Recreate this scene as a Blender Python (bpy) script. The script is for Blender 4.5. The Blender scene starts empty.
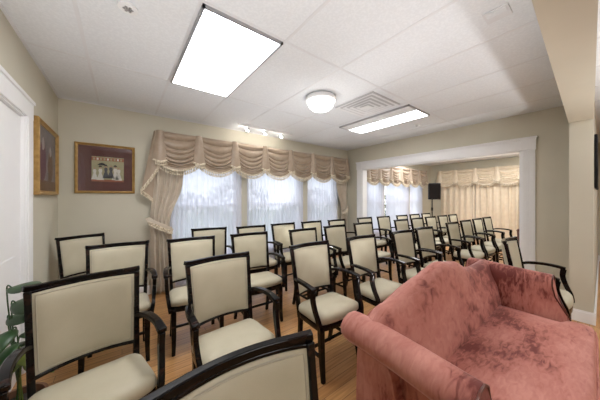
import bpy, math, random
from mathutils import Vector, Matrix
random.seed(7)
scn = bpy.context.scene
COL = scn.collection
PI = math.pi

# ------------------------------------------------------------------ helpers
class MB:
    """collects geometry for ONE mesh object"""
    def __init__(s): s.v = []; s.f = []; s.m = []
    def add(s, vs, fs, mi=0):
        o = len(s.v); s.v += [tuple(v) for v in vs]
        for f in fs: s.f.append(tuple(o + i for i in f)); s.m.append(mi)
    def box(s, x0, x1, y0, y1, z0, z1, mi=0):
        vs = [(x0,y0,z0),(x1,y0,z0),(x1,y1,z0),(x0,y1,z0),(x0,y0,z1),(x1,y0,z1),(x1,y1,z1),(x0,y1,z1)]
        s.add(vs, [(0,3,2,1),(4,5,6,7),(0,1,5,4),(1,2,6,5),(2,3,7,6),(3,0,4,7)], mi)
    def hexa(s, vs, mi=0):
        s.add(vs, [(0,3,2,1),(4,5,6,7),(0,1,5,4),(1,2,6,5),(2,3,7,6),(3,0,4,7)], mi)
    def sweep(s, pts, w, h, ref=(1,0,0), n=None, closed=False, mi=0):
        """sweep a rectangle (w along ref, h across) or, with n, an ellipse along pts; w,h may be lists"""
        P = [Vector(p) for p in pts]; L = len(P); ref = Vector(ref)
        W = w if isinstance(w, (list, tuple)) else [w]*L
        H = h if isinstance(h, (list, tuple)) else [h]*L
        if n: prof = [(math.cos(2*PI*k/n)/2, math.sin(2*PI*k/n)/2) for k in range(n)]
        else: prof = [(-.5,-.5),(.5,-.5),(.5,.5),(-.5,.5)]
        K = len(prof); vs = []
        for i in range(L):
            if closed: t = P[(i+1) % L] - P[i-1]
            else: t = P[min(i+1, L-1)] - P[max(i-1, 0)]
            t.normalize()
            a = ref - t*ref.dot(t)
            if a.length < 1e-4: a = Vector((0,1,0)) - t*t.y
            a.normalize(); b = t.cross(a)
            for (pa, pb) in prof: vs.append(P[i] + a*pa*W[i] + b*pb*H[i])
        fs = []
        for i in range(L if closed else L-1):
            j = (i+1) % L
            for k in range(K):
                k2 = (k+1) % K
                fs.append((i*K+k, i*K+k2, j*K+k2, j*K+k))
        if not closed:
            fs.append(tuple(range(K))[::-1]); fs.append(tuple((L-1)*K+k for k in range(K)))
        s.add(vs, fs, mi)
    def lathe(s, prof, n=24, c=(0,0,0), mi=0, cap=True):
        vs = []; L = len(prof)
        for (r, z) in prof:
            for k in range(n):
                a = 2*PI*k/n; vs.append((c[0]+r*math.cos(a), c[1]+r*math.sin(a), c[2]+z))
        fs = []
        for i in range(L-1):
            for k in range(n):
                k2 = (k+1) % n; fs.append((i*n+k, i*n+k2, (i+1)*n+k2, (i+1)*n+k))
        if cap:
            fs.append(tuple(range(n))[::-1]); fs.append(tuple((L-1)*n+k for k in range(n)))
        s.add(vs, fs, mi)
    def grid(s, fn, nu, nv, mi=0):
        vs = [fn(i/nu, j/nv) for j in range(nv+1) for i in range(nu+1)]
        fs = [(j*(nu+1)+i, j*(nu+1)+i+1, (j+1)*(nu+1)+i+1, (j+1)*(nu+1)+i) for j in range(nv) for i in range(nu)]
        s.add(vs, fs, mi)
    def loft(s, rings, cap=True, mi=0):
        n = len(rings[0]); vs = [p for r in rings for p in r]; fs = []
        for i in range(len(rings)-1):
            for k in range(n):
                k2 = (k+1) % n; fs.append((i*n+k, i*n+k2, (i+1)*n+k2, (i+1)*n+k))
        if cap:
            fs.append(tuple(range(n))[::-1]); fs.append(tuple((len(rings)-1)*n+k for k in range(n)))
        s.add(vs, fs, mi)
    def build(s, name, mat, parent=None, smooth=True, bevel=0, solid=0, subd=0, loc=None):
        me = bpy.data.meshes.new(name); me.from_pydata(s.v, [], s.f); me.update()
        mats = mat if isinstance(mat, (list, tuple)) else [mat]
        for m in mats: me.materials.append(m)
        for p, mi in zip(me.polygons, s.m): p.material_index = mi; p.use_smooth = bool(smooth)
        import bmesh
        bm = bmesh.new(); bm.from_mesh(me); bmesh.ops.recalc_face_normals(bm, faces=bm.faces); bm.to_mesh(me); bm.free()
        if smooth: me.set_sharp_from_angle(angle=math.radians(50))
        o = bpy.data.objects.new(name, me); COL.objects.link(o)
        if parent: o.parent = parent
        if loc: o.location = loc
        if solid:
            d = o.modifiers.new('thickness', 'SOLIDIFY'); d.thickness = solid; d.offset = 0
        if bevel:
            b = o.modifiers.new('bevel', 'BEVEL'); b.width = bevel; b.segments = 2; b.limit_method = 'ANGLE'; b.angle_limit = math.radians(40)
        if subd:
            d = o.modifiers.new('subd', 'SUBSURF'); d.levels = subd; d.render_levels = subd
        return o

def catmull(pts, n=6):
    P = [Vector(p) for p in pts]; out = []
    for i in range(len(P)-1):
        p0 = P[max(i-1,0)]; p1 = P[i]; p2 = P[i+1]; p3 = P[min(i+2, len(P)-1)]
        for k in range(n):
            t = k/n
            out.append(.5*((2*p1)+(p2-p0)*t+(2*p0-5*p1+4*p2-p3)*t*t+(3*p1-p0-3*p2+p3)*t*t*t))
    out.append(P[-1]); return out
def lerp1(xs, ys, x):
    if x <= xs[0]: return ys[0]
    for i in range(len(xs)-1):
        if x <= xs[i+1]:
            t = (x-xs[i])/(xs[i+1]-xs[i]); t = t*t*(3-2*t); return ys[i]+(ys[i+1]-ys[i])*t
    return ys[-1]
def sstep(a, b, x):
    t = max(0, min(1, (x-a)/(b-a))); return t*t*(3-2*t)
def thing(name, label, cat, loc=(0,0,0), rz=0, group=None):
    o = bpy.data.objects.new(name, None); COL.objects.link(o); o.empty_display_size = .1
    o.location = loc; o.rotation_euler = (0,0,rz); return tag(o, label, cat, group)
def tag(o, label, cat, group=None):
    o['label'] = label; o['category'] = cat
    if group: o['group'] = group
    return o
def struct(o): o['kind'] = 'structure'; return o
def copy_tree(o, parent=None):
    c = o.copy(); COL.objects.link(c)
    if parent: c.parent = parent
    for ch in list(o.children): copy_tree(ch, c)
    return c

# ------------------------------------------------------------------ materials
def mat(name, col, rough=.5, metal=0, col2=None, scale=20, detail=4, stretch=(1,1,1), bump=0, bscale=None, sheen=0, spec=None, lo=.35, hi=.65, coat=0, obj=True):
    m = bpy.data.materials.new(name); m.use_nodes = True
    nt = m.node_tree; b = nt.nodes['Principled BSDF']
    b.inputs['Base Color'].default_value = (*col, 1); b.inputs['Roughness'].default_value = rough; b.inputs['Metallic'].default_value = metal
    if sheen: b.inputs['Sheen Weight'].default_value = sheen; b.inputs['Sheen Roughness'].default_value = .4
    if spec is not None: b.inputs['Specular IOR Level'].default_value = spec
    if coat: b.inputs['Coat Weight'].default_value = coat; b.inputs['Coat Roughness'].default_value = .1
    tc = nt.nodes.new('ShaderNodeTexCoord'); mp = nt.nodes.new('ShaderNodeMapping'); mp.inputs['Scale'].default_value = stretch
    nt.links.new(tc.outputs['Object' if obj else 'Generated'], mp.inputs['Vector'])
    nz = nt.nodes.new('ShaderNodeTexNoise'); nz.inputs['Scale'].default_value = scale; nz.inputs['Detail'].default_value = detail
    nt.links.new(mp.outputs['Vector'], nz.inputs['Vector'])
    c2 = col2 if col2 else tuple(c*.93 for c in col)
    r = nt.nodes.new('ShaderNodeValToRGB'); r.color_ramp.elements[0].position = lo; r.color_ramp.elements[1].position = hi
    r.color_ramp.elements[0].color = (*c2, 1); r.color_ramp.elements[1].color = (*col, 1)
    nt.links.new(nz.outputs['Fac'], r.inputs['Fac']); nt.links.new(r.outputs['Color'], b.inputs['Base Color'])
    if bump:
        bp = nt.nodes.new('ShaderNodeBump'); bp.inputs['Strength'].default_value = bump; bp.inputs['Distance'].default_value = .01
        n2 = nt.nodes.new('ShaderNodeTexNoise'); n2.inputs['Scale'].default_value = bscale or scale*3; n2.inputs['Detail'].default_value = 5
        nt.links.new(mp.outputs['Vector'], n2.inputs['Vector']); nt.links.new(n2.outputs['Fac'], bp.inputs['Height']); nt.links.new(bp.outputs['Normal'], b.inputs['Normal'])
    return m
def emis(name, col, st):
    m = bpy.data.materials.new(name); m.use_nodes = True; nt = m.node_tree
    b = nt.nodes['Principled BSDF']; b.inputs['Base Color'].default_value = (.8,.8,.8,1)
    b.inputs['Emission Color'].default_value = (*col,1); b.inputs['Emission Strength'].default_value = st
    return m

M = {}
M['wall'] = mat('wall_paint', (.590,.556,.452), .7, col2=(.570,.537,.435), scale=3, bump=.03, bscale=120)
M['white'] = mat('white_trim', (.87,.87,.87), .4, col2=(.85,.85,.855), scale=4)
M['ceil'] = mat('ceiling_tile', (.775,.80,.825), .85, col2=(.735,.76,.785), scale=60, detail=8, lo=.45, hi=.6, bump=.15, bscale=90)
M['tbar'] = mat('ceiling_bar', (.735,.745,.765), .5, scale=3)
M['ebony'] = mat('ebony_wood', (.005,.004,.004), .15, col2=(.024,.011,.008), scale=14, stretch=(1,1,2.5), lo=.30, hi=.45, spec=.2)
M['cream'] = mat('cream_upholstery', (.50,.455,.335), .55, col2=(.455,.41,.295), scale=6, bump=.12, bscale=350, sheen=.1)
M['creampipe'] = mat('cream_piping', (.44,.40,.31), .5, scale=30)
M['drape'] = mat('taupe_satin', (.57,.49,.395), .42, col2=(.51,.435,.345), scale=9, sheen=.3)
M['swag'] = mat('taupe_swag_satin', (.385,.300,.222), .42, col2=(.33,.25,.18), scale=9, sheen=.3)
M['drapecream'] = mat('cream_satin', (.74,.64,.49), .45, col2=(.69,.585,.44), scale=9, sheen=.3)
M['fringe'] = mat('fringe_ivory', (.74,.66,.52), .6, col2=(.38,.29,.18), scale=70, lo=.40, hi=.55)
M['gold'] = mat('gilt_frame', (.46,.285,.095), .40, metal=.2, col2=(.33,.19,.055), scale=25, stretch=(1,1,1))
M['matred'] = mat('picture_mat_oxblood', (.080,.013,.009), .6, scale=8)
M['black'] = mat('black_plastic', (.006,.006,.0065), .5, scale=50, spec=.2)
M['grille'] = mat('speaker_grille', (.014,.010,.008), .8, col2=(.004,.003,.003), scale=180, spec=.1)
M['metal'] = mat('grey_metal', (.45,.45,.46), .35, metal=.8, scale=10)
M['ventw'] = mat('vent_white', (.84,.85,.86), .45, scale=5)
M['ventd'] = mat('vent_gap_grey', (.58,.58,.59), .7, scale=5)
M['leaf'] = mat('plant_leaf', (.030,.085,.022), .35, col2=(.014,.045,.012), scale=9)
M['leafy'] = mat('plant_leaf_yellow', (.20,.24,.045), .4, col2=(.09,.15,.03), scale=9)
M['soil'] = mat('potting_soil', (.03,.02,.013), .9, scale=60)
M['terra'] = mat('pot_brown', (.16,.07,.035), .5, scale=10)
M['mahog'] = mat('mahogany', (.13,.030,.016), .3, col2=(.07,.016,.009), scale=12, stretch=(1,1,3))
M['hedge'] = mat('hedge_leaves', (.055,.11,.035), .6, col2=(.018,.045,.014), scale=12)
M['grass'] = mat('lawn', (.10,.17,.05), .9, scale=6)
M['troffer'] = emis('troffer_light', (.985,.985,1), 9.0)
M['dome'] = emis('dome_light', (1,.97,.93), 5.0)
M['bulb'] = emis('spot_bulb', (1,.95,.88), 60.0)

def velvet():
    m = bpy.data.materials.new('pink_crushed_velvet'); m.use_nodes = True; nt = m.node_tree; N = nt.nodes; L = nt.links
    b = N['Principled BSDF']; b.inputs['Roughness'].default_value = .62; b.inputs['Specular IOR Level'].default_value = .25
    b.inputs['Sheen Weight'].default_value = .45; b.inputs['Sheen Roughness'].default_value = .35; b.inputs['Sheen Tint'].default_value = (1,.62,.60,1)
    tc = N.new('ShaderNodeTexCoord')
    mp = N.new('ShaderNodeMapping'); mp.inputs['Scale'].default_value = (1.0,1.5,1.2); mp.inputs['Rotation'].default_value = (.3,.2,.7); L.new(tc.outputs['Object'], mp.inputs['Vector'])
    big = N.new('ShaderNodeTexNoise'); big.inputs['Scale'].default_value = 2.6; big.inputs['Detail'].default_value = 3; L.new(mp.outputs['Vector'], big.inputs['Vector'])
    mp2 = N.new('ShaderNodeMapping'); mp2.inputs['Scale'].default_value = (16,46,16); mp2.inputs['Rotation'].default_value = (0,0,.5); L.new(tc.outputs['Object'], mp2.inputs['Vector'])
    fine = N.new('ShaderNodeTexNoise'); fine.inputs['Scale'].default_value = 1.0; fine.inputs['Detail'].default_value = 6; fine.inputs['Distortion'].default_value = .8; L.new(mp2.outputs['Vector'], fine.inputs['Vector'])
    ad = N.new('ShaderNodeMath'); ad.operation = 'MULTIPLY_ADD'; ad.inputs[1].default_value = .50; L.new(fine.outputs['Fac'], ad.inputs[0]); L.new(big.outputs['Fac'], ad.inputs[2])
    r = N.new('ShaderNodeValToRGB'); L.new(ad.outputs['Value'], r.inputs['Fac'])
    e = r.color_ramp.elements; e[0].position = .585; e[0].color = (.15,.034,.027,1); e[1].position = .94; e[1].color = (.53,.235,.190,1)
    k = e.new(.72); k.color = (.41,.150,.118,1)
    L.new(r.outputs['Color'], b.inputs['Base Color'])
    bp = N.new('ShaderNodeBump'); bp.inputs['Strength'].default_value = .18; bp.inputs['Distance'].default_value = .01; L.new(fine.outputs['Fac'], bp.inputs['Height']); L.new(bp.outputs['Normal'], b.inputs['Normal'])
    return m
M['velvet'] = velvet()

def woodfloor():
    m = bpy.data.materials.new('oak_floorboards'); m.use_nodes = True; nt = m.node_tree; N = nt.nodes; L = nt.links
    b = N['Principled BSDF']; b.inputs['Roughness'].default_value = .28
    tc = N.new('ShaderNodeTexCoord')
    br = N.new('ShaderNodeTexBrick'); br.inputs['Scale'].default_value = 1; br.inputs['Brick Width'].default_value = 1.1; br.inputs['Row Height'].default_value = .083
    br.inputs['Mortar Size'].default_value = .0016; br.offset = .37
    br.inputs['Color1'].default_value = (.56,.315,.125,1); br.inputs['Color2'].default_value = (.43,.215,.080,1); br.inputs['Mortar'].default_value = (.06,.025,.012,1)
    L.new(tc.outputs['Object'], br.inputs['Vector'])
    mp = N.new('ShaderNodeMapping'); mp.inputs['Scale'].default_value = (2.2,38,1); L.new(tc.outputs['Object'], mp.inputs['Vector'])
    nz = N.new('ShaderNodeTexNoise'); nz.inputs['Scale'].default_value = 1.6; nz.inputs['Detail'].default_value = 5; L.new(mp.outputs['Vector'], nz.inputs['Vector'])
    r = N.new('ShaderNodeValToRGB'); r.color_ramp.elements[0].position = .3; r.color_ramp.elements[1].position = .7
    r.color_ramp.elements[0].color = (.70,.64,.58,1); r.color_ramp.elements[1].color = (1.12,1.12,1.12,1); L.new(nz.outputs['Fac'], r.inputs['Fac'])
    mx = N.new('ShaderNodeMix'); mx.data_type = 'RGBA'; mx.blend_type = 'MULTIPLY'; mx.inputs[0].default_value = 1
    L.new(br.outputs['Color'], mx.inputs[6]); L.new(r.outputs['Color'], mx.inputs[7]); L.new(mx.outputs[2], b.inputs['Base Color'])
    return m
M['floor'] = woodfloor()

def sheer():
    m = bpy.data.materials.new('white_sheer'); m.use_nodes = True; nt = m.node_tree; N = nt.nodes; L = nt.links
    N.remove(N['Principled BSDF']); out = N['Material Output']
    t = N.new('ShaderNodeBsdfTransparent'); t.inputs['Color'].default_value = (.95,.96,1,1)
    tr = N.new('ShaderNodeBsdfTranslucent'); tr.inputs['Color'].default_value = (.82,.825,.96,1)
    d = N.new('ShaderNodeBsdfDiffuse'); d.inputs['Color'].default_value = (.80,.81,.87,1)
    a = N.new('ShaderNodeMixShader'); a.inputs[0].default_value = .45; L.new(tr.outputs[0], a.inputs[1]); L.new(d.outputs[0], a.inputs[2])
    c = N.new('ShaderNodeMixShader'); c.inputs[0].default_value = .84; L.new(t.outputs[0], c.inputs[1]); L.new(a.outputs[0], c.inputs[2]); L.new(c.outputs[0], out.inputs['Surface'])
    return m
M['sheer'] = sheer()
def glass(name, fac=.12, rough=.02):
    m = bpy.data.materials.new(name); m.use_nodes = True; nt = m.node_tree; N = nt.nodes; L = nt.links
    N.remove(N['Principled BSDF']); out = N['Material Output']
    t = N.new('ShaderNodeBsdfTransparent'); g = N.new('ShaderNodeBsdfGlossy'); g.inputs['Roughness'].default_value = rough
    c = N.new('ShaderNodeMixShader'); c.inputs[0].default_value = fac; L.new(t.outputs[0], c.inputs[1]); L.new(g.outputs[0], c.inputs[2]); L.new(c.outputs[0], out.inputs['Surface'])
    return m
M['glass'] = glass('window_glass', .06); M['pglass'] = glass('picture_glass', .035, .03)

# ------------------------------------------------------------------ the setting
CZ = 2.56                      # ceiling height
XL, XR, YB, XF = -.605, 4.55, 3.94, 9.2
XE, YF = 8.2, -4.0             # hall behind the camera
WT = .15
b = MB(); b.box(XL-WT, XF+WT, YF-WT, YB+WT, -.12, 0); struct(b.build('floor', M['floor'], smooth=False))
# ceiling: tiles plus exposed bars in one mesh
b = MB(); b.box(XL-WT, XF+WT, YF-WT, YB+WT, CZ+.012, CZ+.12)
gx = []; x = .380 - .61*2
while x < XF: 
    if x > XL: gx.append(x)
    x += .61
gy = []; y = 1.475 - 1.22*5
while y < YB:
    if y > YF: gy.append(y)
    y += 1.22
for x in gx: b.box(x-.011, x+.011, YF, YB, CZ+.0095, CZ+.013, 1)
for y in gy: b.box(XL, XF, y-.011, y+.011, CZ+.0098, CZ+.013, 1)
for (x0,x1,y0,y1) in ((XL,XL+.018,YF,YB),(XL,XF,YB-.018,YB)): b.box(x0,x1,y0,y1,CZ+.004,CZ+.013,1)
struct(b.build('ceiling', [M['ceil'], M['tbar']], smooth=False))
# back wall with its window openings
wins = [(.60,1.64),(1.81,3.05),(3.24,4.12),(5.32,6.05),(6.20,7.48),(7.68,8.46)]
WZ0, WZ1 = .42, 2.08
b = MB(); xs = [XL-WT] + [v for w in wins for v in w] + [XF+WT]
for i in range(0, len(xs), 2): b.box(xs[i], xs[i+1], YB, YB+WT, 0, CZ+.012)
for (a, c) in wins: b.box(a, c, YB, YB+WT, 0, WZ0); b.box(a, c, YB, YB+WT, WZ1, CZ+.012)
struct(b.build('wall_back', M['wall'], smooth=False))
# left wall with a doorway
DY0, DY1, DZ = 1.78, 2.765, 2.025
b = MB(); b.box(XL-WT, XL, YF-WT, DY0, 0, CZ+.012); b.box(XL-WT, XL, DY1, YB, 0, CZ+.012); b.box(XL-WT, XL, DY0, DY1, DZ, CZ+.012)
struct(b.build('wall_left', M['wall'], smooth=False))
# right wall with the wide cased opening
OY0, OY1, OZ = .71, 3.49, 2.055
b = MB(); b.box(XR, XR+WT, .23, OY0, 0, CZ+.012); b.box(XR, XR+WT, OY1, YB, 0, CZ+.012); b.box(XR, XR+WT, OY0, OY1, OZ, CZ+.012)
struct(b.build('wall_right', M['wall'], smooth=False))
b = MB(); b.box(XF, XF+WT, .23, YB, 0, CZ+.012); struct(b.build('wall_far', M['wall'], smooth=False))
# stub wall / pillar and the dividing wall it belongs to
PX = 4.05
b = MB(); b.box(PX, XF+WT, .058, .232, 0, CZ+.012); struct(b.build('wall_divider', M['wall'], smooth=False))
b = MB(); b.box(XE, XE+WT, YF-WT, .058, 0, CZ+.012); struct(b.build('wall_hall', M['wall'], smooth=False))
b = MB(); b.box(XL-WT, XE, YF-WT, YF, 0, CZ+.012); struct(b.build('wall_front', M['wall'], smooth=False))
# dropped beam from the pillar over the camera
BZ = 2.235
b = MB(); b.hexa([(XL,-.03,BZ),(PX,.055,BZ),(PX,.235,BZ),(XL,.150,BZ),(XL,-.03,CZ+.012),(PX,.055,CZ+.012),(PX,.235,CZ+.012),(XL,.150,CZ+.012)])
struct(b.build('trim_1', M['wall'], smooth=False))
# baseboards
def base(name, x0,x1,y0,y1):
    b = MB(); b.box(x0,x1,y0,y1,0,.115); b.box(min(x0,x1)+ (.004 if x1-x0<.05 else 0), max(x0,x1)-(.004 if x1-x0<.05 else 0), y0+(.004 if y1-y0<.05 else 0), y1-(.004 if y1-y0<.05 else 0), .115, .13)
    struct(b.build(name, M['white'], smooth=False, bevel=.002))
base('baseboard_back', XL+.016, XR, YB-.016, YB)
base('baseboard_back_far', XR+WT, XF-.016, YB-.016, YB)
base('baseboard_left', XL, XL+.016, DY1+.165, YB)
base('baseboard_right', XR-.016, XR, .235, OY0-.15)
base('baseboard_far', XF-.016, XF, .232, YB)
base('baseboard_divider', PX, XE, .042, .058)
base('baseboard_pillar', PX-.016, PX, .042, .248)
base('baseboard_hall', XE-.016, XE, YF, .040)
# cased opening: fluted side casings, corner blocks, header with cap, jambs
def fluted(b, x, y0, y1, z0, z1):
    b.box(x-.020, x, y0, y1, z0, z1)
    n = 5; w = (y1-y0-.03)/n
    for k in range(n): b.box(x-.027, x-.020, y0+.015+k*w+.004, y0+.015+(k+1)*w-.006, z0, z1)
b = MB(); fluted(b, XR, OY1, OY1+.145, .15, OZ); b.box(XR-.03, XR, OY1-.003, OY1+.15, 0, .16); struct(b.build('trim_2', M['white'], smooth=False, bevel=.002))
b = MB(); fluted(b, XR, OY0-.145, OY0, .15, OZ); b.box(XR-.03, XR, OY0-.15, OY0+.003, 0, .16); struct(b.build('trim_3', M['white'], smooth=False, bevel=.002))
b = MB(); b.box(XR-.022, XR, OY0-.15, OY1+.15, OZ, OZ+.135); b.box(XR-.034, XR, OY0-.157, OY1+.157, OZ+.135, OZ+.155); b.box(XR-.045, XR, OY0-.165, OY1+.165, OZ+.155, OZ+.175)
b.box(XR-.03, XR, OY0-.152, OY0+.003, OZ-.005, OZ+.135); b.box(XR-.03, XR, OY1-.003, OY1+.152, OZ-.005, OZ+.135)
struct(b.build('trim_4', M['white'], smooth=False, bevel=.003))
b = MB(); b.box(XR-.005, XR+WT+.005, OY0, OY0+.018, 0, OZ); b.box(XR-.005, XR+WT+.005, OY1-.018, OY1, 0, OZ); b.box(XR-.005, XR+WT+.005, OY0, OY1, OZ-.018, OZ)
struct(b.build('trim_5', M['white'], smooth=False))
# left doorway: casing and white door
b = MB()
b.box(XL, XL+.010, DY1, DY1+.16, 0, DZ); b.box(XL, XL+.016, DY1+.02, DY1+.135, 0, DZ)
b.box(XL, XL+.022, DY0-.14, DY0, 0, DZ); b.box(XL, XL+.030, DY0-.115, DY0-.02, 0, DZ)
b.box(XL, XL+.014, DY0-.145, DY1+.16, DZ, DZ+.13); b.box(XL, XL+.024, DY0-.15, DY1+.168, DZ+.13, DZ+.158)
b.box(XL-WT, XL+.002, DY1-.012, DY1+.001, 0, DZ); b.box(XL-WT, XL+.002, DY0-.001, DY0+.012, 0, DZ); b.box(XL-WT, XL+.002, DY0, DY1, DZ-.012, DZ+.001)
struct(b.build('trim_6', M['white'], smooth=False, bevel=.003))
b = MB(); b.box(XL-.065, XL-.020, DY0+.013, DY1-.013, .005, DZ-.014)
for (z0,z1) in ((.18,.95),(1.08,1.88)):
    for (ya,yb) in ((DY0+.12,(DY0+DY1)/2-.05),((DY0+DY1)/2+.05,DY1-.12)):
        b.box(XL-.020, XL-.016, ya, yb, z0, z1)
d = struct(b.build('door_1', M['white'], smooth=False, bevel=.003))
b = MB(); b.lathe([(.012,0),(.012,.03),(.026,.04),(.028,.055),(.018,.068),(.004,.07)], 16); k = b.build('door_handle', M['metal'], d)
k.rotation_euler = (0,PI/2,0); k.location = (XL-.020, DY0+.07, .98)
# windows
for i, (a, c) in enumerate(wins):
    b = MB(); fw = .05
    for (x0,x1,z0,z1) in ((a,a+fw,WZ0,WZ1),(c-fw,c,WZ0,WZ1),(a,c,WZ0,WZ0+fw),(a,c,WZ1-fw,WZ1),(a,c,1.22,1.27)): b.box(x0,x1,YB+.06,YB+.11,z0,z1)
    b.box(a-.03, c+.03, YB-.03, YB+.02, WZ0-.035, WZ0)
    w = struct(b.build('window_%d' % (i+1), M['white'], smooth=False))
    g = MB(); g.box(a+.01, c-.01, YB+.083, YB+.087, WZ0+.01, WZ1-.01); g.build('window_pane', M['glass'], w, smooth=False)
# outdoors
b = MB(); b.box(-12, 22, YB+WT, 30, -.55, -.45); struct(b.build('ground', M['grass'], smooth=False))
shr = [(-.9,7.6,1.5,.9),(1.4,7.6,1.9,1.1),(4.0,9.6,2.6,1.4),(5.0,6.6,1.6,.9),(7.6,8.8,2.2,1.3),(11.0,9.2,2.4,1.4),(14.5,9.0,2.0,1.4)]
lab = ['low rounded shrub outside the left window behind the sheer','broad green shrub outside behind the first sheer curtain','tall shrub set back outside the middle window','shrub outside behind the right-hand sheer curtain','tall bush outside the far room window, left one','bush outside the far room window, middle one','bush outside the far room window, right one']
for (sx, sy, sh, sr), lb in zip(shr, lab):
    t = thing('shrub', lb, 'shrub', (sx,sy,-.45), 0, 'shrubs outside the windows')
    b = MB()
    for k in range(1100):
        th = random.uniform(0,2*PI); ph = math.acos(random.uniform(-1,1)); rr = random.uniform(.72,1.0)
        p = Vector((sr*rr*math.sin(ph)*math.cos(th), sr*rr*math.sin(ph)*math.sin(th), sh*.55+sh*.45*rr*math.cos(ph)+.1))
        u = Vector((random.gauss(0,1),random.gauss(0,1),random.gauss(0,1))).normalized(); w = u.cross(Vector((random.gauss(0,1),random.gauss(0,1),.3))).normalized()
        s = random.uniform(.05,.11)
        b.add([p-u*s, p+w*s*.5, p+u*s, p-w*s*.5], [(0,1,2,3)])
    b.build('foliage', M['hedge'], t, smooth=False)
    b = MB(); b.lathe([(.07,0),(.05,sh*.4),(.03,sh*.8)], 8); b.build('stem', M['terra'], t)

# ------------------------------------------------------------------ ceiling fixtures
def troffer(x0, y0, label, dim_side=False, wx=.61, wy=1.22):
    t = thing('ceiling_troffer', label, 'ceiling light', (x0+wx/2, y0+wy/2, CZ), 0, 'recessed fluorescent troffers')
    hx, hy, f = wx/2-.012, wy/2-.012, .016
    b = MB()
    for (a,c,d,e) in ((-hx,-hx+f,-hy,hy),(hx-f,hx,-hy,hy),(-hx,hx,-hy,-hy+f),(-hx,hx,hy-f,hy)): b.box(a,c,d,e,-.010,.012)
    b.build('frame', M['metal'], t, smooth=False)
    if dim_side:  # unlit strip imitates the lens looking darker at a grazing angle
        b = MB(); b.box(-hx+f, -hx+.20, -hy+f, hy-f, -.004, .010); b.box(-hx+.20, -hx+.215, -hy+f, hy-f, -.016, .010); b.build('dim_strip', M['ventw'], t, smooth=False)
        b = MB(); b.box(-hx+.215, hx-f, -hy+f, hy-f, -.006, .006); b.build('diffuser', M['troffer'], t, smooth=False)
    else:
        b = MB(); b.box(-hx+f, hx-f, -hy+f, hy-f, -.005, .006); b.build('diffuser', M['troffer'], t, smooth=False)
    return t
troffer(.380, 1.475, 'large bright rectangular ceiling light nearest the viewer')
troffer(2.89, 1.49, 'smaller looking ceiling light panel past the dome lamp, beside the vent', True)
for (x,y) in ((.38,-2.185),(2.82,-2.185),(5.26,-2.185)): troffer(x, y, 'added unseen ceiling light in the hall behind the viewer')  # added out of view as soft fill from behind the camera
for (x,y) in ((5.26,1.475),(7.09,1.475),(6.48,2.695),(7.70,.255)): troffer(x, y, 'added unseen ceiling light in the far room beyond the cased opening')  # added out of view to brighten the far room

t = thing('dome_light', 'round frosted glass dome lamp flush on the ceiling', 'ceiling light', (1.87,2.03,CZ))
b = MB(); b.lathe([(.172,0),(.180,-.012),(.178,-.046),(.154,-.052)], 40); b.build('rim', M['ventw'], t)
b = MB(); b.lathe([(.150,-.050),(.152,-.07),(.140,-.105),(.106,-.135),(.06,-.153),(.002,-.158)], 40); b.build('glass_shade', M['dome'], t)

t = thing('air_vent', 'square white louvred air diffuser between dome lamp and far ceiling light', 'air vent', (2.51,1.85,CZ))
b = MB(); h0 = .285
b.box(-.29,.29,-.29,.29,-.002,.008,1)
for k, h1 in enumerate((.285,.225,.165,.105)):
    z0 = -.006 - .001*k; w = .038
    # sloped square louvre ring
    ro = [(-h1,-h1,z0-.006),(h1,-h1,z0-.006),(h1,h1,z0-.006),(-h1,h1,z0-.006)]; hi = h1-w
    ri = [(-hi,-hi,z0+.000),(hi,-hi,z0+.000),(hi,hi,z0+.000),(-hi,hi,z0+.000)]
    b.add(ro+ri, [(i,(i+1)%4,4+(i+1)%4,4+i) for i in range(4)], 0)
b.box(-.06,.06,-.06,.06,-.024,-.018,0)
b.build('louvre', [M['ventw'], M['ventd']], t, smooth=False)
def sprinkler(x, y, label, s=1):
    t = thing('sprinkler_head', label, 'sprinkler', (x,y,CZ), 0, 'ceiling sprinkler heads')
    b = MB(); b.lathe([(.040*s,.010),(.042*s,-.004),(.020*s,-.007)], 24); b.build('escutcheon', M['ventw'], t)
    b = MB()
    for k in range(6):
        a = k*PI/3; b.lathe([(.007*s,-.006),(.006*s,-.010),(.001,-.011)], 8, (.016*s*math.cos(a),.016*s*math.sin(a),0))
    b.lathe([(.009*s,-.006),(.008*s,-.014),(.001,-.015)], 10); b.build('head', M['metal'], t)
sprinkler(.03, 1.80, 'dark sprinkler head in white ring left of the big ceiling light', 1.25)
sprinkler(3.84, 1.85, 'tiny sprinkler head on the ceiling right of the far ceiling light')
t = thing('access_panel', 'small faint white rectangular ceiling panel near the beam', 'ceiling panel', (1.93,.415,CZ))
b = MB(); b.box(-.065,.065,-.065,.065,.004,.012); b.build('plate', M['tbar'], t, smooth=False, bevel=.003)
b = MB(); b.box(-.05,.0,-.05,.05,.001,.004); b.build('cover', M['ceil'], t, smooth=False, bevel=.003)

t = thing('track_light', 'small white spotlight track above the swag valance', 'track light', (1.98,3.55,CZ))
b = MB(); b.box(-.5,.55,-.016,.016,-.018,.013); b.build('track', M['white'], t, smooth=False)
for (x, z) in ((-.30,-.03),(.04,-.05),(.375,-.04)):
    b = MB(); b.lathe([(.008,0),(.008,-.02),(.02,-.022),(.030,-.06),(.028,-.062)], 16)
    hd = b.build('spot_head', M['white'], t, loc=(x,0,-.012)); hd.rotation_euler = (.9,0,.5)
    b = MB(); b.lathe([(.028,-.056),(.028,-.074),(.016,-.086),(.002,-.089)], 16); b.build('bulb', M['bulb'], hd)

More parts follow.
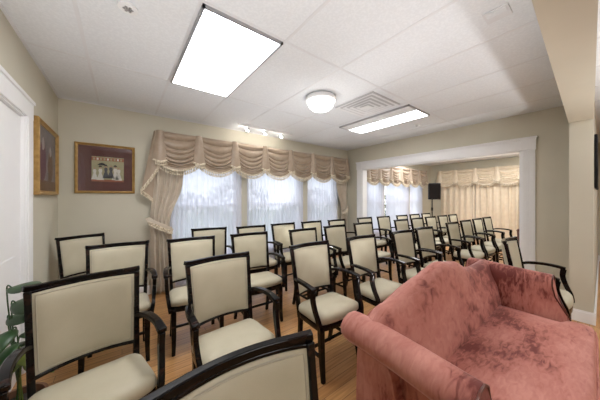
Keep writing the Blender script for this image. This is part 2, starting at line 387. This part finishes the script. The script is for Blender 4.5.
# ------------------------------------------------------------------ swag valances and curtains
def fringe_mesh(curve, drop=.066, pitch=.030):
    """band and tassels hanging from a bottom curve (list of local points)"""
    b = MB(); b.sweep(curve, .012, .022, (0,1,0))
    acc = 0
    for i in range(len(curve)-1):
        p, q = Vector(curve[i]), Vector(curve[i+1]); d = (q-p).length; acc += d
        if acc >= pitch:
            acc -= pitch; c = q
            b.lathe([(.004,-.008),(.012,-.016),(.006,-.024),(.014,-drop),(.002,-drop-.002)], 6, (c.x,c.y,c.z))
    return b
def swag_fn(w, H=.50, He=.415, nf=7.5, amp=.046):
    def fn(s, v):
        x = (s-.5)*w; q = 4*s*(1-s); q = q**.9
        z = -(v*He + lerp1([0,.05,.30,.6,1.0],[.0,.025,.14,.175,.13], v)*q)
        a = amp*(1-sstep(.72,.92,v))*(.30+.70*q)
        f = abs(math.sin(PI*nf*v))**.6             # rounded folds with sharp creases between
        y = -.010 - a*f - .030*q*v
        return (x, y, z)
    return fn
def make_valance(name, label, loc, rz, L, n, mats, tails=(True, True), H=.50):
    mc, mf = mats
    t = thing(name, label, 'valance', loc, rz)
    b = MB(); b.box(0, L, -.14, 0, -.02, 0); b.box(0, L, -.146, -.132, -.30, 0)
    b.box(0, .012, -.14, 0, -.40, 0); b.box(L-.012, L, -.14, 0, -.40, 0); b.build('valance_board', mc, t, smooth=False)
    w = L/n; fn = swag_fn(w)
    proto = None
    for i in range(n):
        if proto is None:
            b = MB(); b.grid(fn, 28, 84); proto = b.build('swag', mc, t, loc=((i+.5)*w, -.150, 0))
            c = [Vector(fn(k/60, 1))+Vector((0,-.004,0)) for k in range(61)]
            fringe_mesh(c).build('fringe', mf, proto)
        else:
            o = copy_tree(proto, t); o.location = ((i+.5)*w, -.150, 0)
    # flared pleats over the joins
    def horn(s, v):
        hw = .048 + .040*v; z = -v*.425 - .012*math.cos(PI*(s-.5)*2)*v
        return ((s-.5)*2*hw, -.032 - .030*math.cos(PI*(s-.5)) - .016*v, z)
    hp = None
    for i in range(n+1):
        x = min(max(i*w, .06), L-.06)
        if hp is None:
            b = MB(); b.grid(horn, 12, 12); hp = b.build('pleat', mc, t, loc=(x,-.150,0))
            fringe_mesh([Vector(horn(k/16,1)) for k in range(17)], .060, .026).build('fringe', mf, hp)
        else:
            o = copy_tree(hp, t); o.location = (x,-.150,0)
    for side, on in zip((0,1), tails):
        if not on: continue
        sg = -1 if side == 0 else 1; x0 = 0 if side == 0 else L
        def tail(s, v, sg=sg, x0=x0):
            # a folded tail: front layer runs outwards, then turns back behind it
            def pl(pts):
                u = s*(len(pts)-1); k = min(int(u), len(pts)-2); f = u-k; return pts[k]*(1-f)+pts[k+1]*f
            xt = pl([.06,.0,-.01,.0,.03]); xh = pl([.06,-.05,-.155,-.07,.0]); y = pl([-.178,-.172,-.150,-.110,-.085]); h = pl([.47,.66,.83,.90,.97])
            xv = xt+(xh-xt)*v
            return ((xv if sg < 0 else x0-xv), y, -.01-h*v)
        b = MB(); b.grid(tail, 30, 20); o = b.build('cascade_tail', mc, t)
        fringe_mesh([Vector(tail(k/40,1)) for k in range(41)], .045, .024).build('fringe', mf, o)
    return t
VT = 2.315
make_valance('swag_valance', 'long taupe seven-swag valance with fringe over the near windows', (.36,YB-.003,VT), 0, 4.02, 7, (M['swag'], M['fringe']), (True, False))
make_valance('swag_valance', 'shorter taupe swag valance over the far room window, seen through the opening', (5.10,YB-.003,VT), 0, 3.42, 6, (M['swag'], M['fringe']), (False, False))
make_valance('swag_valance', 'cream swag valance on the far end wall of the far room', (XF-.003,3.60,VT), -PI/2, 3.30, 6, (M['drapecream'], M['fringe']), (True, False))

def drape_mesh(levels, nf, y0, seed=0, sag=0):
    zs = [l[0] for l in levels][::-1]
    cols = [[l[k] for l in levels][::-1] for k in (1,2,3)]
    rnd = random.Random(seed); ph = [rnd.uniform(-.6,.6) for _ in range(40)]
    zt, zb = levels[0][0], levels[-1][0]
    def fn(s, v):
        z = zt + (zb-zt)*v
        xl, xr, a = (lerp1(zs, c, z) for c in cols)
        u = s + .012*math.sin(9*s+seed)
        f = math.sin(2*PI*nf*u + ph[int(s*12)]*0 + .5*math.sin(3.1*s+seed)) 
        f = f + .25*math.sin(2*PI*nf*2.0*u+1.1)
        return (xl+(xr-xl)*s, y0 + a*f, z)
    b = MB(); b.grid(fn, int(nf*10), 44); return b
def tieback(parent, xl, xr, y0, z0, z1, m, mf):
    pts = []
    for k in range(25):
        th = PI*k/24; s = .5-.5*math.cos(th)
        pts.append((xl-.01+(xr-xl+.02)*s, y0-.055*math.sin(th)-.012, z0+(z1-z0)*s-.02*math.sin(th)))
    b = MB(); b.sweep(pts, .008, .055, (0,1,0)); o = b.build('tieback', m, parent)
    fringe_mesh([(p[0],p[1]-.004,p[2]-.028) for p in pts], .045, .022).build('fringe', mf, o)
yc = YB-.108
t = thing('curtain', 'taupe curtain tied back at the left side of the near window', 'curtain', (.5,yc,0))
drape_mesh([(2.005,.36-.5,.80-.5,.022),(1.62,.34-.5,.72-.5,.030),(1.0,.31-.5,.55-.5,.016),(.80,.32-.5,.58-.5,.026),(.02,.32-.5,.62-.5,.032)], 5, 0, 2).build('panel', M['drape'], t, solid=.003)
tieback(t, .285-.5, .565-.5, -.016, 1.10, .93, M['drape'], M['fringe'])
t = thing('curtain', 'taupe curtain tied back at the right end of the near window', 'curtain', (4.15,yc,0))
drape_mesh([(2.005,-.17,.21,.022),(1.7,-.12,.21,.026),(1.05,.05,.22,.014),(.85,.04,.22,.020),(.02,.0,.23,.026)], 6, 0, 5).build('panel', M['drape'], t, solid=.003)
tieback(t, .045, .225, -.012, 1.02, 1.18, M['drape'], M['fringe'])
ys = YB-.045
for (a, c, lb) in ((.50,1.68,'white sheer curtain at the left window'),(1.78,3.08,'white sheer curtain at the wide middle window'),(3.20,4.14,'white sheer curtain at the right-hand near window'),
                   (5.22,6.10,'white sheer curtain at the left pane of the far room window'),(6.17,7.53,'white sheer curtain at the middle of the far room window'),(7.62,8.50,'white sheer curtain at the right of the far room window, by the speaker')):
    w = c-a
    o = drape_mesh([(2.12,-w/2,w/2,.010),(1.2,-w/2,w/2,.013),(.05,-w/2,w/2,.015)], w*13, 0, int(a*10)).build('sheer_curtain', M['sheer'], None, loc=((a+c)/2, ys, 0))
    tag(o, lb, 'sheer curtain', 'white sheer curtains')
xf = XF-.085
for i, (a, c, lb) in enumerate(((3.55,2.52,'cream curtain panel on the far wall, left one beside the loudspeaker'),(2.50,1.47,'cream curtain panel in the middle of the far wall'),(1.45,.45,'cream curtain panel on the far wall, partly behind the opening trim'))):
    w = a-c
    o = drape_mesh([(2.05,-w/2,w/2,.030),(1.0,-w/2,w/2,.036),(.02,-w/2,w/2,.042)], 6, 0, i*3+1).build('curtain', M['drapecream'], None, solid=.003, loc=(xf,(a+c)/2,0))
    o.rotation_euler = (0,0,-PI/2); tag(o, lb, 'curtain', 'cream curtains on the far wall')

# ------------------------------------------------------------------ framed pictures
def framed(name, label, W, H, fw, dep, loc, rz):
    t = thing(name, label, 'picture', loc, rz)
    b = MB()
    prof = [(0,0),(0,-dep),(fw*.3,-dep-.006),(fw*.7,-dep+.006),(fw,-dep+.010),(fw,0)]
    cor = [(-W/2,-H/2,1,1),(W/2,-H/2,-1,1),(W/2,H/2,-1,-1),(-W/2,H/2,1,-1)]
    rings = [[(cx+sx*a, y, cz+sz*a) for (a,y) in prof] for (cx,cz,sx,sz) in cor]
    K = len(prof); vs = [p for r in rings for p in r]; fs = []
    for i in range(4):
        j = (i+1)%4
        for k in range(K): fs.append((i*K+k, j*K+k, j*K+(k+1)%K, i*K+(k+1)%K))
    b.add(vs, fs); b.build('frame', M['gold'], t, smooth=False)
    return t
# back wall picture: oxblood mat with a small pale print of strolling figures
t = framed('framed_print', 'gilt framed print with dark red mat on the window wall', .60, .63, .030, .028, (-.16,YB,1.750), 0)
W, H = .54, .57
b = MB(); b.box(-W/2,W/2,-.012,0,-H/2,H/2); b.build('mat_board', M['matred'], t, smooth=False)
pm = [mat('print_paper',(.36,.33,.20),.7,col2=(.30,.29,.17),scale=14), mat('print_rust',(.30,.10,.05),.7,scale=8), mat('print_white',(.62,.60,.55),.7,scale=20), mat('print_slate',(.07,.075,.09),.7,scale=20), mat('print_black',(.015,.015,.018),.7,scale=20), mat('print_skin',(.40,.25,.16),.7,scale=20)]
b = MB(); b.box(-.145,.145+.035,-.016,-.012,-.165,.155,0)
px0, px1 = -.145, .18
b.box(px0,px1,-.0175,-.016,.105,.145,1)
for k in range(9): b.box(px0+.015+k*.034,px0+.033+k*.034,-.0185,-.0175,.112,.138,2 if k%3==1 else 0)
b.box(px0,px1,-.0175,-.016,-.165,-.14,1)
def figure(x, z, s, dress, head=5, hat=False):
    y = -.0185
    def pg(pts, mi): b.add([(x+px*s, y, z+pz*s) for (px,pz) in pts]+[(x+px*s, -.016, z+pz*s) for (px,pz) in pts], [tuple(range(len(pts)))]+[(i,(i+1)%len(pts),len(pts)+(i+1)%len(pts),len(pts)+i) for i in range(len(pts))], mi)
    pg([(-.20,0),(.20,0),(.12,.25),(.06,.48),(.10,.62),(.07,.76),(-.07,.76),(-.10,.62),(-.06,.48),(-.12,.25)], dress)
    pg([(.055*math.cos(a*PI/4),.83+.065*math.sin(a*PI/4)) for a in range(8)], head)
    if hat: pg([(-.13,.87),(.13,.87),(.07,.90),(.05,.97),(-.05,.97),(-.07,.90)], 4)
for (x,z,s,dr,hat) in ((-.115,-.14,.17,2,False),(-.06,-.145,.19,2,True),(-.005,-.12,.18,3,True),(.045,-.12,.19,3,False),(.09,-.14,.20,2,True),(.125,-.145,.19,2,False)): figure(x,z,s,dr,5,hat)
b.add([(-.09,-.0195,.045),(0,-.0195,.045),(-.02,-.0195,.068),(-.045,-.0195,.075),(-.07,-.0195,.068)],[(0,1,2,3,4)],4)
b.build('print', pm, t, smooth=False)
b = MB(); b.box(-W/2,W/2,-.0235,-.0215,-H/2,H/2); b.build('glass_pane', M['pglass'], t, smooth=False)
# left wall picture
t = framed('framed_painting', 'large gilt framed dusky print on the left wall near the corner', .785, .685, .040, .030, (XL,3.378,1.747), PI/2)
W, H = .705, .605
pl = [mat('painting_mauve',(.21,.185,.18),.6,col2=(.13,.105,.105),scale=4), mat('painting_plum',(.13,.06,.075),.6,scale=6), mat('painting_umber',(.15,.085,.045),.6,scale=6), mat('painting_light',(.40,.35,.33),.6,scale=6)]
b = MB(); b.box(-W/2,W/2,-.012,0,-H/2,H/2,0)
def blob(cx, cz, rx, rz_, mi, y=-.0135, n=14):
    pts = [(cx+rx*math.cos(2*PI*k/n)*(1+.15*math.sin(3*k)), y, cz+rz_*math.sin(2*PI*k/n)*(1+.1*math.cos(2*k))) for k in range(n)]
    b.add(pts+[(p[0],-.012,p[2]) for p in pts], [tuple(range(n))]+[(i,(i+1)%n,n+(i+1)%n,n+i) for i in range(n)], mi)
blob(-.16,-.02,.11,.20,1); blob(-.16,.14,.045,.06,3,-.0145); blob(.12,-.05,.10,.17,2); blob(.12,.10,.04,.05,3,-.0145)
b.box(-W/2,W/2,-.0135,-.012,-H/2,-H/2+.10,2)
b.build('canvas', pl, t, smooth=False)
b = MB(); b.box(-W/2,W/2,-.0235,-.0215,-H/2,H/2); b.build('glass_pane', M['pglass'], t, smooth=False)

# ------------------------------------------------------------------ chairs
SZ, TZ = .475, .95
def make_chair(name, label, wood=None, cloth=None, arms=True):
    wood = wood or M['ebony']; cloth = cloth or M['cream']
    t = thing(name, label, 'chair')
    cv = lambda x: .050*(1-(x/.22)**2)
    # seat
    def outline(k, yoff=0, n=40):
        pts = []
        ctl = [(.205,.105),(.222,-.02),(.228,-.14),(.215,-.182),(.12,-.208),(0,-.216),(-.12,-.208),(-.215,-.182),(-.228,-.14),(-.222,-.02),(-.205,.105),(-.10,.118),(0,.122),(.10,.118)]
        C = [Vector((x,y,0)) for x,y in ctl]; m = len(C)
        for i in range(m):
            p0,p1,p2,p3 = C[i-1],C[i],C[(i+1)%m],C[(i+2)%m]
            for j in range(4):
                u = j/4; pts.append(.5*((2*p1)+(p2-p0)*u+(2*p0-5*p1+4*p2-p3)*u*u+(3*p1-p0-3*p2+p3)*u**3))
        c = Vector((0,-.045,0))
        return [c+(p-c)*k for p in pts]
    b = MB(); b.loft([[(p.x,p.y,z) for p in outline(k)] for (k,z) in ((.985,.372),(1.0,.377),(1.0,.418),(.985,.423))]); b.build('seat_frame', wood, t)
    b = MB(); b.loft([[(p.x,p.y,z) for p in outline(k)] for (k,z) in ((.985,.421),(1.015,.430),(1.02,.450),(1.0,.470),(.92,.486),(.70,.497),(.40,.503),(.12,.504))]); b.build('seat_cushion', cloth, t)
    # back frame: posts, crest rail and lower rail
    b = MB()
    yz = lambda z: .105 + (.20-.105)*((z-.36)/(TZ-.36))**1.15 if z > .36 else .105
    xz = lambda z: .196 + .022*(z-.36)/(TZ-.36)
    for s in (-1,1):
        b.sweep([(s*xz(z), yz(z), z) for z in (.36,.46,.56,.66,.76,.86,.93)], [.028,.028,.027,.026,.025,.025,.028], [.036,.036,.034,.032,.030,.028,.030], (1,0,0))
    def rail(z, hw, w, h, up=0):
        pts = []
        for k in range(17):
            x = -hw+2*hw*k/16
            pts.append((x, yz(z)+cv(x*.218/hw), z+up*abs(x/hw)**6))
        b.sweep(pts, w, h, (0,1,0))
    rail(TZ-.013, .234, .027, .026, .008); rail(TZ-.028, .22, .022, .014); rail(.538, .199, .026, .018)
    b.build('back_frame', wood, t, bevel=.004)
    # padded back with welt
    z0, z1 = .547, TZ-.033
    def pad(side):
        def fn(s, v):
            z = z0+(z1-z0)*v; hw = xz(z)-.012; x = (s*2-1)*hw
            e = (1-abs(s*2-1)**6)*(1-abs(v*2-1)**8)
            return (x, yz(z)+cv(x)+side*(.012+.018*e), z)
        return fn
    b = MB(); b.grid(pad(-1), 18, 18); b.grid(pad(1), 18, 18)
    f0, f1 = pad(-1), pad(1)
    edge = [(k/18,0) for k in range(18)]+[(1,k/18) for k in range(18)]+[(1-k/18,1) for k in range(18)]+[(0,1-k/18) for k in range(18)]
    b.loft([[f0(*e) for e in edge],[f1(*e) for e in edge]], cap=False)
    p = b.build('backrest_pad', cloth, t)
    b = MB(); b.sweep([Vector(f0(.03+.94*e[0],.03+.94*e[1]))+Vector((0,.001,0)) for e in edge], .007, .007, (0,1,0), n=6, closed=True); b.build('piping', M['creampipe'], p)
    # arms
    for s in ((-1,1) if arms else ()):
        pts = catmull([(s*.208,.148,.680),(s*.232,.10,.694),(s*.252,.02,.700),(s*.260,-.07,.698),(s*.260,-.158,.684)], 5)
        n = len(pts); b = MB(); b.sweep(pts, [.028+.012*sstep(0,.4,i/n)+.006*sstep(.7,1,i/n) for i in range(n)], [.026]*n, (1,0,0)); a = b.build('arm', wood, t, bevel=.006)
        pts = catmull([(s*.260,-.144,.676),(s*.259,-.138,.61),(s*.254,-.158,.53),(s*.246,-.186,.46),(s*.238,-.196,.41),(s*.234,-.196,.38)], 5)
        n = len(pts); b = MB(); b.sweep(pts, .028, [.034+.008*abs(2*i/n-1) for i in range(n)], (1,0,0)); b.build('arm_support', wood, a, bevel=.005)
    # legs
    for s in (-1,1):
        b = MB(); b.sweep(catmull([(s*.208,-.172,.39),(s*.206,-.176,.25),(s*.206,-.184,.12),(s*.210,-.200,0)],4), [.042,.042,.041,.040,.039,.038,.037,.036,.034,.033,.031,.030,.028], [.042,.042,.041,.040,.039,.038,.037,.036,.034,.033,.031,.030,.028], (1,0,0)); b.build('leg', wood, t, bevel=.004)
        b = MB(); b.sweep(catmull([(s*.194,.100,.40),(s*.194,.100,.28),(s*.195,.118,.14),(s*.198,.150,0)],4), .032, [.038,.038,.037,.036,.035,.034,.033,.032,.031,.030,.029,.028,.027], (1,0,0)); b.build('leg', wood, t, bevel=.004)
        b = MB(); b.sweep([(s*.197,-.155,.165),(s*.196,.108,.165)], .018, .024, (1,0,0)); b.build('stretcher', wood, t, bevel=.003)
    b = MB(); b.sweep([(-.19,-.03,.165),(.19,-.03,.165)], .018, .022, (0,1,0)); b.build('stretcher', wood, t, bevel=.003)
    return t
ROWS = [('front row', [(.247,.585,-2),(3.175,.59,0)]),
        ('second row', [(-.15,1.725,9),(.56,1.70,2),(1.395,1.675,0),(2.10,1.635,-2),(2.85,1.575,-2),(3.425,1.565,-3),(4.50,1.585,-2),(5.12,1.58,-2),(5.705,1.56,-2),(6.29,1.545,-2)]),
        ('third row', [(-.02,2.76,-2),(.595,2.67,-4),(1.225,2.60,-3),(1.96,2.50,0),(2.59,2.51,0),(3.26,2.495,-3),(4.31,2.40,-2),(4.895,2.38,-2),(5.48,2.36,-2),(6.065,2.34,-2),(6.65,2.33,-2)]),
        ('rear row by the windows', [(-.375,3.585,24),(.98,3.37,-10),(1.55,3.235,-1),(2.13,3.25,0),(2.715,3.21,0),(3.30,3.15,0),(4.13,3.12,-2),(4.72,3.05,-2),(5.41,2.99,-2),(5.995,2.97,-2),(6.58,2.95,-2)])]
ordn = ['leftmost','second from left','third from left','fourth from left','fifth from left','sixth from left','seventh from left','eighth from left','ninth from left','tenth from left','rightmost']
special = {('front row',0):'nearest cream armchair, its black crest rail cut off by the bottom edge',
           ('front row',1):'cream armchair mostly hidden beyond the pink sofa, its black arm by the pillar',
           ('second row',0):'large cream armchair at lower left beside the plant, black frame',
           ('second row',2):'cream armchair with black frame standing just behind the near arm of the sofa',
           ('rear row by the windows',0):'cream armless chair turned slightly in the left corner under the framed pictures',
           ('rear row by the windows',6):'cream armchair half hidden behind the left trim of the opening'}
first = None
for rn, lst in ROWS:
    for i, (x, ry, a) in enumerate(lst):
        nm = 'rightmost' if i == len(lst)-1 else ordn[i]
        lb = special.get((rn,i), 'cream padded black armchair, %s in the %s' % (nm, rn))
        if (rn, i) == ('rear row by the windows', 0): c = make_chair('armless_chair', lb, arms=False); c.scale = (.90,1,1)
        elif first is None: first = make_chair('armchair', lb); c = first
        else: c = copy_tree(first)
        c['label'] = lb; c['category'] = 'chair'; c['group'] = 'cream and black chairs set out in rows'
        th = math.radians(a)
        # crest rail centre sits .235 behind the base point
        c.location = (x + .235*math.sin(th), ry + .02 - .235*math.cos(th), 0); c.rotation_euler = (0,0,th)
# a reddish wooden chair mostly behind the opening's right trim
rc = make_chair('armchair', 'reddish brown wooden armchair mostly hidden behind the right trim of the opening', M['mahog'], M['drapecream'])
rc['category'] = 'chair'; rc.location = (6.75,.82,0); rc.rotation_euler = (0,0,-PI/2)

# ------------------------------------------------------------------ pink camelback sofa
t = thing('sofa', 'pink crushed velvet camelback sofa with rolled arms', 'sofa', (1.85,.44,0))
ox, oy = 1.85, .44
V = M['velvet']
def topz(x):   # camel back line, x in world
    return lerp1([.90,1.06,1.42,1.68,1.90,2.22,2.36,2.72], [.770,.838,.905,.948,.915,.815,.795,.80], x)
rings = []
for k in range(49):
    x = .93 + (2.70-.93)*k/48; z = topz(x)
    r = [(.52,.36),(.535,.48),(.56,.60),(.595,.72*z/.85),(.622,z-.045),(.640,z-.014),(.668,z),(.700,z-.006),(.722,z-.03),(.735,z-.08),(.745,.60),(.75,.40),(.75,.26),(.53,.26)]
    rings.append([(x-ox, y-oy, zz) for (y,zz) in r])
b = MB(); b.loft(rings); o = b.build('backrest', V, t)
b = MB(); b.sweep([(x-ox, .742-oy, topz(x)-.055) for x in [.93+1.77*k/48 for k in range(49)]], .010, .010, (0,1,0), n=8); b.build('piping', V, o)
def arm(s):
    # cross section offsets (outward u, z), inner first
    sec = [(-.085,.30),(-.085,.50),(-.080,.64),(-.070,.72),(-.052,.768),(-.015,.790),(.030,.792),(.070,.776),(.094,.742),(.092,.705),(.070,.674),(.025,.662),(-.028,.60),(-.034,.45),(-.036,.26),(-.085,.26)]
    rings = []; ys = [.80,.785,.76,.70,.62,.54,.46,.38,.32,.275,.250,.240]
    cx = .955 if s < 0 else 2.695
    for i, y in enumerate(ys):
        e = 1.0
        if y > .76: e = .90 if y > .79 else .96
        if y < .245: e = .95
        slope = -.03*sstep(.75,.2,y) if False else -.028*(1-sstep(.2,.78,y))
        flare = .018*(1-sstep(.15,.5,y))
        ring = []
        for (u, z) in sec:
            uu = (u+.01)*e-.01; zz = z
            if z > .6: zz = .70+(z-.70)*e+slope
            yy = y
            if y > .62 and z < .67: yy = y - .06*sstep(.62,.80,y)
            if y < .46: yy = y - .095*(1-sstep(.42,.72,z))*(1-sstep(.24,.46,y)) 
            ring.append((cx+s*(uu+flare)-ox, yy-oy, zz))
        rings.append(ring)
    b = MB(); b.loft(rings); o = b.build('armrest', V, t)
    # welt round the scroll front
    f = rings[-1]; pts = [Vector(p)+Vector((0,-.003,0)) for p in f[1:15]]
    b = MB(); b.sweep(pts, .010, .010, (0,1,0), n=8); b.build('piping', M['mahog'], o)
arm(-1); arm(1)
# seat: T-shaped crowned deck
def seat_outline(k):
    pts = [(1.04,.57),(1.04,.150),(.945,.135),(.925,.115),(.925,.060),(.945,.032),(1.06,.022),(1.85,.014),(2.56,.022),(2.685,.032),(2.705,.060),(2.705,.115),(2.685,.135),(2.61,.150),(2.61,.57)]
    out = []
    n = len(pts)
    for i in range(n):
        p, q = Vector((*pts[i],0)), Vector((*pts[(i+1)%n],0))
        for j in range(3): out.append(p.lerp(q, j/3))
    c = Vector((1.85,.28,0)); return [(c.x+(p.x-c.x)*(1-(1-k)*.55)-ox, c.y+(p.y-c.y)*k-oy) for p in out]
b = MB(); b.loft([[(x,y,z) for (x,y) in seat_outline(k)] for (k,z) in ((.97,.255),(1.0,.265),(1.0,.40),(.985,.432),(.95,.452),(.85,.465),(.6,.478),(.3,.485),(.05,.487))]); o = b.build('seat', V, t)
b = MB(); b.sweep([(x,y,.415) for (x,y) in seat_outline(1.006)][7:30], .011, .011, (0,0,1), n=8); b.build('piping', V, o)
b = MB(); b.box(.99-ox,2.70-ox,.06-oy,.735-oy,.17,.262); b.build('base_rail', V, t, smooth=False, bevel=.01)
for (x,y) in ((1.03,.10),(2.65,.10),(1.85,.10),(1.05,.69),(2.65,.69),(1.85,.69)):
    b = MB(); b.lathe([(.030,.175),(.032,.15),(.022,.12),(.026,.09),(.018,.02),(.022,0)], 14, (x-ox,y-oy,0)); b.build('leg', M['mahog'], t)

# ------------------------------------------------------------------ loudspeaker on stand
t = thing('speaker_stand', 'thin black tripod stand under the loudspeaker in the far room', 'stand', (8.12,3.42,0))
b = MB(); b.lathe([(.017,.12),(.017,1.315)], 12); b.build('pole', M['black'], t)
b = MB(); b.lathe([(.030,.95),(.030,1.05)], 12); b.build('collar', M['black'], t)
for k in range(3):
    a = k*2*PI/3+.4; b = MB(); b.sweep([(0,0,.62),(.36*math.cos(a),.36*math.sin(a),.012)], .022, .022, (0,0,1), n=8); b.build('leg', M['black'], t)
t = thing('loudspeaker', 'black box loudspeaker on a stand in the far corner', 'speaker', (8.17,3.40,1.316), math.radians(-52))
b = MB(); hx, hy = .175, .15
r0 = [(-hx,-hy),(hx,-hy),(hx*.72,hy),(-hx*.72,hy)]
b.loft([[(x,y,z) for (x,y) in r0] for z in (0,.53)]); b.build('cabinet', M['black'], t, smooth=False, bevel=.012)
b = MB(); b.box(-.155,.155,-hy-.008,-hy+.004,.03,.50); b.build('grille', M['grille'], t, smooth=False, bevel=.006)

# ------------------------------------------------------------------ plant, wall panel, outlet
t = thing('potted_plant', 'leafy green house plant by the white door at lower left', 'plant', (-.455,1.98,0))
b = MB(); b.lathe([(.075,0),(.080,.01),(.105,.22),(.112,.24),(.112,.262),(.098,.262),(.092,.235)], 28, cap=False); b.add([(.079*math.cos(k*PI/8),.079*math.sin(k*PI/8),.004) for k in range(16)],[tuple(range(16))]); b.build('pot', M['terra'], t)
b = MB(); b.lathe([(.093,.225),(.05,.236),(.002,.238)], 20, cap=False); b.build('soil', M['soil'], t)
def leaf(ang, rise, out, ln, wd, roll, droop, m):
    # stem arches up and over into the blade
    d = Vector((math.cos(ang),math.sin(ang),0)); up = Vector((0,0,1))
    base_ = d*.015+up*.235; top = d*out+up*rise
    b = MB(); b.sweep(catmull([base_, base_.lerp(top,.55)+up*.04-d*.012, top, top+d*.03+up*.006],6), .006, .006, (d.y,-d.x,0), n=6)
    sd = Vector((-d.y,d.x,0)); side = sd*math.cos(roll)+up*math.sin(roll); nrm = d.cross(side)
    def fn(s, v):
        w = wd*(math.sin(PI*v**.75)**.85 if 0 < v < 1 else 0)+.002
        c = top + d*ln*v*(1-.15*v) + up*(.25*ln*v - droop*v*v)
        return c + side*(s-.5)*w - nrm*.35*w*(s-.5)**2*2
    b.grid(fn, 8, 16); return b.build('leaf', m, t, solid=.001)
A0 = math.radians(-38)
leaf(A0, .870, -.07, .235, .080, .50, .03, M['leaf']); leaf(A0-.1, .785, -.05,   .215, .110, .65, .075, M['leaf'])
leaf(A0-.2, .700, -.09, .16, .080, .6, .05, M['leaf']); leaf(A0-1.2, .66, .02, .20, .075, -.2, .14, M['leaf'])
leaf(A0-.5, .54, .0, .17, .10, .5, .09, M['leafy']); leaf(A0+.2, .46, .02, .17, .10, .4, .12, M['leafy'])
leaf(-1.9, .58, .02, .20, .08, .2, .14, M['leaf']); leaf(-2.3, .46, .0, .13, .08, .1, .10, M['leafy']); leaf(.6, .60, .0, .20, .08, .3, .14, M['leaf']); leaf(1.3, .54, .0, .2, .08, .3, .14, M['leaf'])

t = thing('wall_television', 'thin black panel on the wall just past the pillar at the right edge', 'television', (4.86,.058,1.80), 0)
b = MB(); b.box(-.54,.54,-.026,0,-.31,.31); b.build('bezel', M['black'], t, smooth=False, bevel=.008)
b = MB(); b.box(-.525,.525,-.0275,-.024,-.295,.295); b.build('screen', mat('dark_screen',(.008,.008,.010),.12,scale=5), t, smooth=False)
t = thing('wall_outlet', 'tiny outlet plate on the distant hall wall at right edge', 'outlet', (XE,-.03,.43), -PI/2)
b = MB(); b.box(-.035,.035,-.006,0,-.057,.057); b.build('cover_plate', M['white'], t, smooth=False, bevel=.002)
b = MB(); b.box(-.012,.012,-.009,-.005,.012,.04); b.box(-.012,.012,-.009,-.005,-.04,-.012); b.build('socket', M['ventd'], t, smooth=False)

# ------------------------------------------------------------------ added unseen spots that brighten the ceiling, world, camera
def add_fill(loc, aim, power, cone, size=.12, col=(.985,.985,1)):
    l = bpy.data.lights.new('fill_spot', 'SPOT'); l.shadow_soft_size = size; l.energy = power; l.color = col
    l.spot_size = math.radians(cone); l.spot_blend = .7
    o = bpy.data.objects.new('fill_spot', l); COL.objects.link(o); o.location = loc
    o.rotation_euler = (Vector(aim)-Vector(loc)).to_track_quat('-Z','Y').to_euler()
add_fill((-.25,.30,1.28), (.70,1.75,2.56), 52, 122)       # beside the camera, up to the ceiling
add_fill((1.75,1.02,.45), (1.85,1.75,2.56), 34, 112)       # on the floor behind the sofa
add_fill((2.42,2.88,.30), (2.42,2.75,2.56), 95, 118)       # on the floor between the chair rows
add_fill((3.0,-1.2,.9), (3.0,-1.3,2.56), 90, 150)         # hall behind the camera
add_fill((5.2,.60,.9), (6.2,1.5,2.56), 45, 140)           # far room
w = bpy.data.worlds.new('World'); scn.world = w; w.use_nodes = True
bg = w.node_tree.nodes['Background']; bg.inputs['Color'].default_value = (.86,.92,1.0,1); bg.inputs['Strength'].default_value = 1.7
cam = bpy.data.cameras.new('Camera'); co = bpy.data.objects.new('Camera', cam); COL.objects.link(co)
cam.sensor_width = 36; cam.sensor_fit = 'HORIZONTAL'; cam.lens = 232/600*36; cam.shift_y = -2.5/600; cam.clip_start = .02
co.location = (0,0,1.38); co.rotation_euler = (PI/2,0,math.radians(-37.5)); scn.camera = co
vs = scn.view_settings; vs.view_transform = 'Standard'; vs.look = 'None'; vs.gamma = 1; vs.exposure = .64; vs.use_curve_mapping = False
